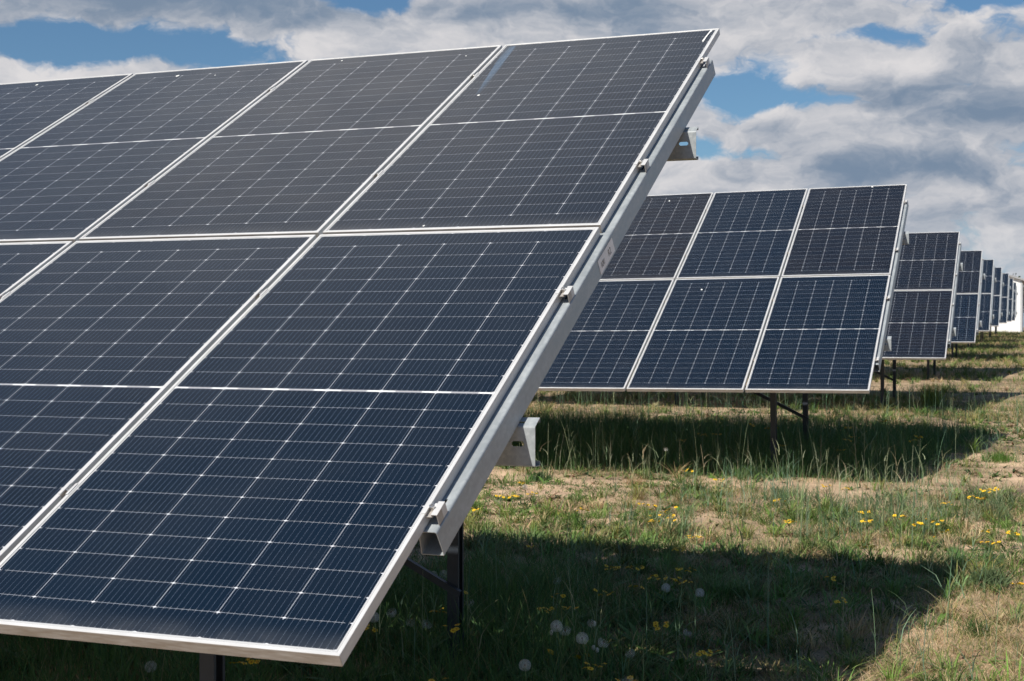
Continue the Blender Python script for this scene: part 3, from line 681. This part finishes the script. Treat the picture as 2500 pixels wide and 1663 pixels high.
# flat rosettes and small broad leaves
def rosettes(n, x0, x1, y0, y1, dens, rl, rw, cols, name, label, lean=(1.2, 3.), prof=(.35, .9, 1., .12)):
    c0 = scatter(n, x0, x1, y0, y1, dens); kk = RNG.integers(6, 13, len(c0)); p = np.repeat(c0, kk, 0); m_ = len(p)
    col = np.repeat(cmix(len(c0), cols, [1]*len(cols), .3), kk, 0)*RNG.uniform(.8, 1.2, (m_, 1)); sz = np.repeat(RNG.uniform(.6, 1.3, len(c0)), kk)
    ln = RNG.uniform(*lean, m_); L_ = RNG.uniform(*rl, m_)*sz
    blades(name, label, M_LEAF, p+RNG.normal(size=(m_, 2))*.006, L_/np.sqrt(1+ln**2), RNG.uniform(*rw, m_)*sz, ln, col, prof=prof, azim=RNG.uniform(0, 6.283, m_), droop=.12, cat='weeds')
rosettes(9500, -4.5, 2.8, 1.8, 20, lambda x, y: np.clip((fbm(x, y, .9, 121, 3)-.38)*3, .04, 1), (.03, .12), (.008, .024), [(.11, .19, .04), (.15, .22, .06), (.07, .12, .035), (.19, .22, .10), (.05, .09, .03), (.20, .13, .07)], 'leafy_weeds', 'low leafy weeds and flat rosettes between the turf')
rosettes(420, -4, 1.0, 1.8, 6.2, lambda x, y: shade_band(x, y), (.10, .22), (.02, .04), [(.08, .17, .04), (.10, .19, .06)], 'dandelion_leaves', 'broad dandelion leaves in the shade of the nearest array', lean=(.9, 2.2))
# fine grey green feathery herbs
rosettes(2300, -1.6, 1.3, 6.3, 9.6, lambda x, y: np.clip((vnoise(x, y, .6, 131)-.45)*4, 0, 1)*np.where(x+1.0 > -.2*(y-6), 1, .2), (.05, .17), (.002, .005), [(.14, .20, .095), (.11, .17, .07), (.20, .235, .12), (.09, .14, .06)], 'feathery_herbs', 'feathery grey green herbs in the sunlit gap between arrays', lean=(.2, 1.1), prof=(1, .9, .7, .3))

def stones(n):
    p = scatter(n, -4.2, 2.6, 2., 12, lambda x, y: np.clip((vnoise(x, y, .6, 501)-.45)*3, .1, 1)); b = MB(); rr = random.Random(3)
    zz = gz(p[:, 0], p[:, 1])
    for (x, y), z in zip(p, zz):
        r = rr.uniform(.004, .013)*(1.6 if rr.random() < .06 else 1); q = [Vector((rr.uniform(.6, 1.2)*math.cos(a)*r, rr.uniform(.6, 1.2)*math.sin(a)*r, 0)) for a in (0, 1.25, 2.5, 3.77, 5.0)]
        o_ = Vector((x, y, z)); b.add([o_+v+Vector((0, 0, -.003)) for v in q]+[o_+v*.6+Vector((0, 0, r*rr.uniform(.5, .9))) for v in q], [(k, (k+1) % 5, 5+(k+1) % 5, 5+k) for k in range(5)]+[(5, 6, 7, 8, 9)])
    o = obj('small_stones', b.mesh('small_stones', [M_STONE])); o['kind'] = 'stuff'; o['label'] = 'small stones and clods lying on the sandy soil'; o['category'] = 'stones'
M_STONE = plain('sandstone pebble', (.36, .28, .20), .9, 0, .2, .35, 3.)
stones(2600)

# ------------------------------------------------------------------ countable flowers and tufts
def groundsel_meshes(nh, h, seed):
    r = random.Random(seed); st = MB(); heads = []; lv = MB()
    bx, by = r.uniform(-.12, .12)*h, r.uniform(-.12, .12)*h
    st.tube([(0, 0, -.02), (bx*.4, by*.4, h*.4), (bx, by, h*.72)], [.0028, .0024, .002], 5)
    for k in range(nh):
        a = 6.283*k/nh+r.uniform(-.4, .4); q = r.uniform(.012, .05)*(1.3 if nh > 4 else 1.) if nh < 8 else r.uniform(.03, .12)
        tip = (bx+math.cos(a)*q, by+math.sin(a)*q, h*(1-(.12 if nh < 8 else .4)*r.random()))
        st.tube([(bx, by, h*(.62+.1*r.random())), (bx+math.cos(a)*q*.6, by+math.sin(a)*q*.6, h*.85), tip], [.0017, .0014, .0016], 4)
        heads.append((tip, a))
    for k in range(7):
        a = r.uniform(0, 6.283); z = h*r.uniform(.03, .65); L_ = r.uniform(.025, .055); wv = .006
        d = Vector((math.cos(a), math.sin(a), 0)); s_ = Vector((-d.y, d.x, 0))
        p0 = Vector((bx*z/h, by*z/h, z)); p1 = p0+d*L_*.5+Vector((0, 0, L_*.35)); p2 = p0+d*L_+Vector((0, 0, L_*.25))
        lv.add([p0, p1+s_*wv, p2, p1-s_*wv], [(0, 1, 2, 3)])
    return st.mesh('stem', [M_STEM], True), lv.mesh('leaf', [M_STEM]), heads
def daisy_mesh(R, seed):
    r = random.Random(seed); b = MB(); n = 11
    for k in range(n):
        a = 6.283*k/n+r.uniform(-.1, .1); d = Vector((math.cos(a), math.sin(a), 0)); s_ = Vector((-d.y, d.x, 0)); zt = r.uniform(-.003, .003)
        b.add([d*R*.3-s_*R*.10, d*R*.3+s_*R*.10, d*R*.75+s_*R*.2+Vector((0, 0, .001)), d*R+Vector((0, 0, zt)), d*R*.75-s_*R*.2+Vector((0, 0, .001))], [(0, 1, 2, 3, 4)], 0)
    vs = [(R*.36*math.cos(6.283*k/8), R*.36*math.sin(6.283*k/8), .0) for k in range(8)]+[(R*.24*math.cos(6.283*k/8), R*.24*math.sin(6.283*k/8), .004) for k in range(8)]+[(0, 0, .005)]
    b.add(vs, [(k, (k+1) % 8, 8+(k+1) % 8, 8+k) for k in range(8)]+[(8+k, 8+(k+1) % 8, 16) for k in range(8)], 1)
    vs = [(R*.26*math.cos(6.283*k/6), R*.26*math.sin(6.283*k/6), -.0005) for k in range(6)]+[(0, 0, -.009)]
    b.add(vs, [(k, 6, (k+1) % 6) for k in range(6)], 2)
    return b.mesh('flower_head', [M_YEL, M_YELC, M_STEM])
DAISY = [daisy_mesh(.0155, k) for k in range(3)]
GS = {}
def groundsel(x, y, h, nh, label, seed):
    key = (nh, round(h, 2), seed % 4)
    if key not in GS: GS[key] = groundsel_meshes(nh, h, seed)
    st, lv, heads = GS[key]
    root = thing('yellow_groundsel', label, 'flower', (x, y, float(gz(x, y))), 'yellow groundsel plants in the meadow', (0, 0, random.uniform(0, 6.28)))
    obj('stem', st, root); obj('leaves', lv, root)
    for k, (tip, a) in enumerate(heads):
        obj('flower_head', DAISY[k % 3], root, tip, (random.uniform(-.5, .5), random.uniform(-.5, .5), random.uniform(0, 6)))
    return root
FY = [(-2.73, 8.56, 0.15), (-2.67, 7.93, 0.12), (-2.57, 7.94, 0.12), (-2.65, 7.18, 0.12), (-1.8, 7.31, 0.14), (-1.03, 6.96, 0.24), (-1.2, 7.19, 0.1), (-1.19, 6.29, 0.12), (-1.58, 5.65, 0.15), (-0.7, 5.92, 0.12), (-0.76, 6.62, 0.1), (0.59, 7.05, 0.24), (0.86, 6.66, 0.26), (0.72, 6.98, 0.2), (0.46, 6.29, 0.15), (0.51, 4.43, 0.3), (0.54, 4.42, 0.16), (1.15, 9.43, 0.12), (-2.0, 13.18, 0.2), (-1.09, 12.14, 0.2), (-0.56, 13.6, 0.3), (-0.49, 13.57, 0.2), (-1.26, 3.69, 0.25), (-1.23, 3.39, 0.2), (-0.96, 2.94, 0.25), (-1.42, 2.96, 0.2), (-0.81, 4.0, 0.2), (-0.77, 3.63, 0.2), (-0.71, 3.67, 0.2), (-0.69, 4.32, 0.15), (-0.74, 5.07, 0.15), (-0.92, 5.22, 0.12), (-0.59, 4.99, 0.12), (-0.49, 4.91, 0.14), (-0.42, 5.12, 0.15), (-0.38, 4.75, 0.15), (-0.6, 4.71, 0.12), (-0.17, 3.58, 0.18), (-0.25, 2.75, 0.2), (0.11, 3.25, 0.15), (-0.02, 2.56, 0.2), (-0.77, 2.29, 0.2), (-1.62, 2.26, 0.2), (1.31, 7.28, 0.12), (1.39, 5.5, 0.1)]
NH = {5: 14, 12: 9, 11: 7, 13: 4, 15: 3, 20: 4, 0: 4, 30: 6, 33: 5, 26: 4}
SPECIAL = {0: 'yellow groundsel close to the end rail just before the second array\'s shadow', 5: 'bushy groundsel with the most yellow heads, in the sunlit gap', 11: 'tall sunlit groundsel with dull yellow heads near the shadow corner', 12: 'brightest yellow groundsel, six large heads in sun right of the front array\'s shadow',
           15: 'tall leaning groundsel with three heads in the shadow of the front array', 16: 'short groundsel at the foot of the tall leaning one', 17: 'small lone groundsel far right near bare sand', 20: 'tall groundsel in the second array\'s shadow right of its posts',
           30: 'wide groundsel cluster just inside the far edge of the front array\'s shadow', 37: 'groundsel with flat cluster of heads at mid shadow, right of the dandelions', 39: 'lone groundsel low in the shadow near the dry sunlit corner', 44: 'tiny groundsel at the far right edge in dry grass', 43: 'small groundsel right of the tall sunlit stalks',
           22: 'groundsel against the rear post of the front array', 42: 'groundsel in the dark under the front array\'s lower edge', 8: 'groundsel among leaf rosettes at the edge of the front array\'s shadow', 3: 'lone groundsel peeking out beside the end rail'}
rg = random.Random(5)
FY += [(round(rg.uniform(-2.6, 1.3), 2), round(rg.uniform(6.9, 9.6), 2), rg.choice([.12, .16, .2])) for _ in range(16)]
FY += [(round(rg.uniform(-2.4, .4), 2), round(rg.uniform(11.6, 16.), 2), rg.choice([.2, .26, .3])) for _ in range(14)]
for k, (x, y, h) in enumerate(FY):
    lab = SPECIAL.get(k)
    if lab is None:
        lab = ('small yellow groundsel in the shadow behind the second array' if y > 9.8 else 'small yellow groundsel in the sunlit strip between the first two arrays' if y > 5.9 else
               'small yellow groundsel in the dark grass beside the front array\'s rear post' if x < -.9 else 'small yellow groundsel in the shadow cast by the front array')
    groundsel(x, y, h, NH.get(k, 4+k % 4), lab, k)

def clock_meshes(R, full, seed):
    rng = np.random.default_rng(seed); n = 210 if full > .9 else int(210*full)
    i = np.arange(n)+.5; ph = np.arccos(1-1.86*i/n*(1 if full > .9 else 1)); th = math.pi*(1+5**.5)*i
    b = MB()
    dirs = np.stack([np.cos(th)*np.sin(ph), np.sin(th)*np.sin(ph), np.cos(ph)], 1)
    if full <= .9: dirs = dirs[dirs[:, 0]*.6-dirs[:, 2]*.8 > -.35]
    for d in dirs:
        d = Vector(d); a = d.orthogonal().normalized(); c = d.cross(a); ro = rng.uniform(0, 6)
        q = d*R*rng.uniform(.90, 1.0)
        b.add([d*R*.2+a*.00022, d*R*.2-a*.00022, q], [(0, 1, 2)])
        for m_ in range(7):
            an = ro+m_*.8976; e = (a*math.cos(an)+c*math.sin(an)); s_ = (c*math.cos(an)-a*math.sin(an))
            b.add([q-d*R*.05+s_*.00035, q-d*R*.05-s_*.00035, q+e*R*.22+d*R*.06], [(0, 1, 2)])
    me = bpy.data.meshes.new('seed_puff'); me.from_pydata(b.v, [], b.f); me.materials.append(M_PAP)
    return me
PUFF = [clock_meshes(.027, 1, 1), clock_meshes(.025, 1, 2), clock_meshes(.025, .6, 3), clock_meshes(.022, .45, 4)]
b = MB(); b.tube([(0, 0, -.006), (0, 0, -.002), (0, 0, .004), (0, 0, .006)], [.002, .005, .005, .002], 8); ME_CORE = b.mesh('seed_core', [M_CORE], True)
def dstem(h, seed):
    r = random.Random(seed); b = MB(); x, y = r.uniform(-.2, .2)*h, r.uniform(-.2, .2)*h
    b.tube([(x, y, -.02), (x*.7, y*.7, h*.35), (x*.25, y*.25, h*.75), (0, 0, h)], [.0028, .0026, .0022, .0022], 6); return b.mesh('stem', [M_STEM], True)
def dandelion(x, y, h, kind, label, seed):
    root = thing('dandelion_clock', label, 'dandelion', (x, y, float(gz(x, y))), 'white dandelion clocks in the grass')
    obj('stem', dstem(h, seed), root)
    obj('seed_puff', PUFF[kind], root, (0, 0, h), (.1*(seed % 5), .1*(seed % 3), seed)); obj('seed_core', ME_CORE, root, (0, 0, h))
FW = [(-0.47, 2.89, 0.3, 0), (-0.46, 2.98, 0.26, 2), (-0.33, 2.82, 0.28, 0), (-0.26, 2.9, 0.25, 2), (-0.37, 3.09, 0.28, 3), (-0.45, 2.44, 0.25, 1), (-1.37, 2.93, 0.25, 1), (-1.35, 3.07, 0.25, 2), (-1.27, 3.11, 0.2, 3), (-1.18, 3.1, 0.2, 2), (-1.86, 4.44, 0.2, 1), (-1.66, 4.25, 0.2, 1), (-1.61, 4.28, 0.2, 1), (-1.16, 3.57, 0.2, 3), (-0.4, 4.51, 0.15, 1), (-0.19, 4.41, 0.15, 1), (-0.06, 3.6, 0.15, 3), (-1.95, 2.03, 0.2, 1), (-0.16, 2.96, 0.2, 3), (-0.95, 4.29, 0.2, 3), (-0.0, 2.37, 0.25, 3), (-1.89, 10.29, 0.3, 3), (-2.72, 8.59, 0.1, 1)]
WL = {0: 'roundest dandelion clock, left one of the big pair in the shade', 1: 'half blown dandelion clock touching the roundest one', 2: 'round dandelion clock just right of the touching pair', 3: 'half blown dandelion clock right of the second round one', 4: 'thin blown dandelion clock above the round ones',
      5: 'round dandelion clock lowest in the dark grass below the touching pair', 6: 'dandelion clock beside the lower corner of the front array', 17: 'dandelion clock in the dark below the front array\'s lower edge', 14: 'upper dandelion clock in mid shadow amid dry stems', 15: 'dandelion clock in mid shadow near two low yellow flowers',
      16: 'ragged dandelion clock at mid right of the shadow', 20: 'ragged dandelion clock at the foot of the dark grass near the front', 18: 'flattened dandelion clock near the sunlit grass in the shade', 21: 'blown dandelion clock in the second array\'s dark strip', 22: 'pale dandelion clock in sun beside the end rail', 19: 'faint dandelion clock in mid shadow left of the tall reed', 13: 'ragged dandelion clock just right of the rear post'}
for k, (x, y, h, kd) in enumerate(FW):
    lab = WL.get(k) or ('dandelion clock in the grass behind the brace of the front array' if y > 4 else 'blown dandelion clock in the dark grass left of the rear post')
    dandelion(x, y, h, kd, lab, k)
def yellow_dandelion(x, y, h, label, seed):
    root = thing('yellow_dandelion', label, 'dandelion', (x, y, float(gz(x, y))), 'yellow dandelions in the shade')
    obj('stem', dstem(h, seed+50), root)
    b = MB(); r = random.Random(seed)
    for ringk, (n, R, z) in enumerate(((22, .019, 0), (18, .015, .003), (14, .010, .005))):
        for q in range(n):
            a = 6.283*q/n+ringk*.1; d = Vector((math.cos(a), math.sin(a), 0)); s_ = Vector((-d.y, d.x, 0))*.0018
            b.add([s_+Vector((0, 0, z)), d*R+s_+Vector((0, 0, z+.002+r.uniform(-.002, .002))), d*R-s_+Vector((0, 0, z+.002)), -s_+Vector((0, 0, z))], [(0, 1, 2, 3)])
    obj('flower_head', b.mesh('flower_head', [M_YEL]), root, (0, 0, h), (.6, .3, seed))
yellow_dandelion(-.57, 3.1, .12, 'wide flat yellow dandelion below the round dandelion clocks', 1)
yellow_dandelion(-.43, 3.21, .10, 'right one of two small yellow dandelions low in the shade', 2)
yellow_dandelion(-.46, 3.15, .10, 'left one of two small yellow dandelions low in the shade', 3)
def bud(x, y, h, label, seed):
    root = thing('dandelion_bud', label, 'dandelion', (x, y, float(gz(x, y))), 'closed dandelion buds')
    obj('stem', dstem(h, seed+80), root)
    b = MB(); b.tube([(0, 0, -.006), (0, 0, 0), (0, 0, .010), (0, 0, .017)], [.003, .009, .009, .004], 10); obj('bud', b.mesh('bud', [M_BUD], True), root, (0, 0, h))
for k, (x, y, h, l) in enumerate([(-.57, 3.11, .2, 'closed pale dandelion bud left below the roundest clock'), (-.38, 3.14, .15, 'closed white dandelion bud below the half blown clock'), (-.355, 3.11, .15, 'smaller white dandelion bud right of the other low one'), (-.39, 3.18, .25, 'slim pale dandelion bud on a tall stem above the clocks')]): bud(x, y, h, l, k)

def tuft(x, y, n, h, col, label, spread=.05, lean=(.15, .9), w=(.003, .005), seed=0):
    rng = np.random.default_rng(seed+400); xy = np.array([[x, y]])+rng.normal(size=(n, 2))*spread
    o = blades('grass_tuft', label, M_BLADE, xy, rng.uniform(.5, 1., n)*h, rng.uniform(*w, n), rng.uniform(*lean, n), np.array(col)*rng.uniform(.7, 1.3, (n, 1)), rng=rng)
    # origin at the tuft's base
    z = float(gz(x, y)); o.data.transform(Matrix.Translation((-x, -y, -z))); o.location = (x, y, z)
    o['kind'] = 'thing'; o['category'] = 'grass tuft'; o['group'] = 'grass tufts in the meadow'
tuft(1.10, 13.1, 420, .13, (.085, .17, .03), 'round bright green grass tuft on sand at the far right', .085, seed=1)
tuft(-.26, 22.0, 300, .50, (.20, .26, .05), 'tall yellow green fanning tuft beside the third array\'s shadow', .10, (.2, .8), (.006, .012), seed=2)
tuft(-1.44, 6.5, 150, .13, (.085, .13, .03), 'green leafy tuft just outside the front array\'s shadow edge', .06, w=(.006, .014), seed=3)
tuft(-.98, 5.9, 120, .12, (.07, .115, .03), 'dark green tuft right on the front array\'s shadow edge', .05, w=(.005, .012), seed=4)
tuft(1.22, 5.85, 170, .16, (.11, .155, .07), 'pale leafy tuft with grey green leaves just right of the front shadow tip', .05, w=(.008, .016), seed=5)
tuft(-2.43, 6.8, 160, .12, (.10, .15, .035), 'yellow green tuft beside the end rail near the front shadow', .04, seed=6)
tuft(1.19, 4.55, 150, .12, (.07, .13, .035), 'deep green tuft in dry grass near the lower right', .035, seed=7)
tuft(-2.1, 9.95, 130, .10, (.36, .24, .12), 'dry straw tuft at the front of the second array\'s shadow', .05, (.5, 1.8), seed=8)
tuft(-3.05, 9.9, 110, .12, (.04, .08, .025), 'dark green weed tuft under the lower purlin end', .06, w=(.008, .02), seed=9)
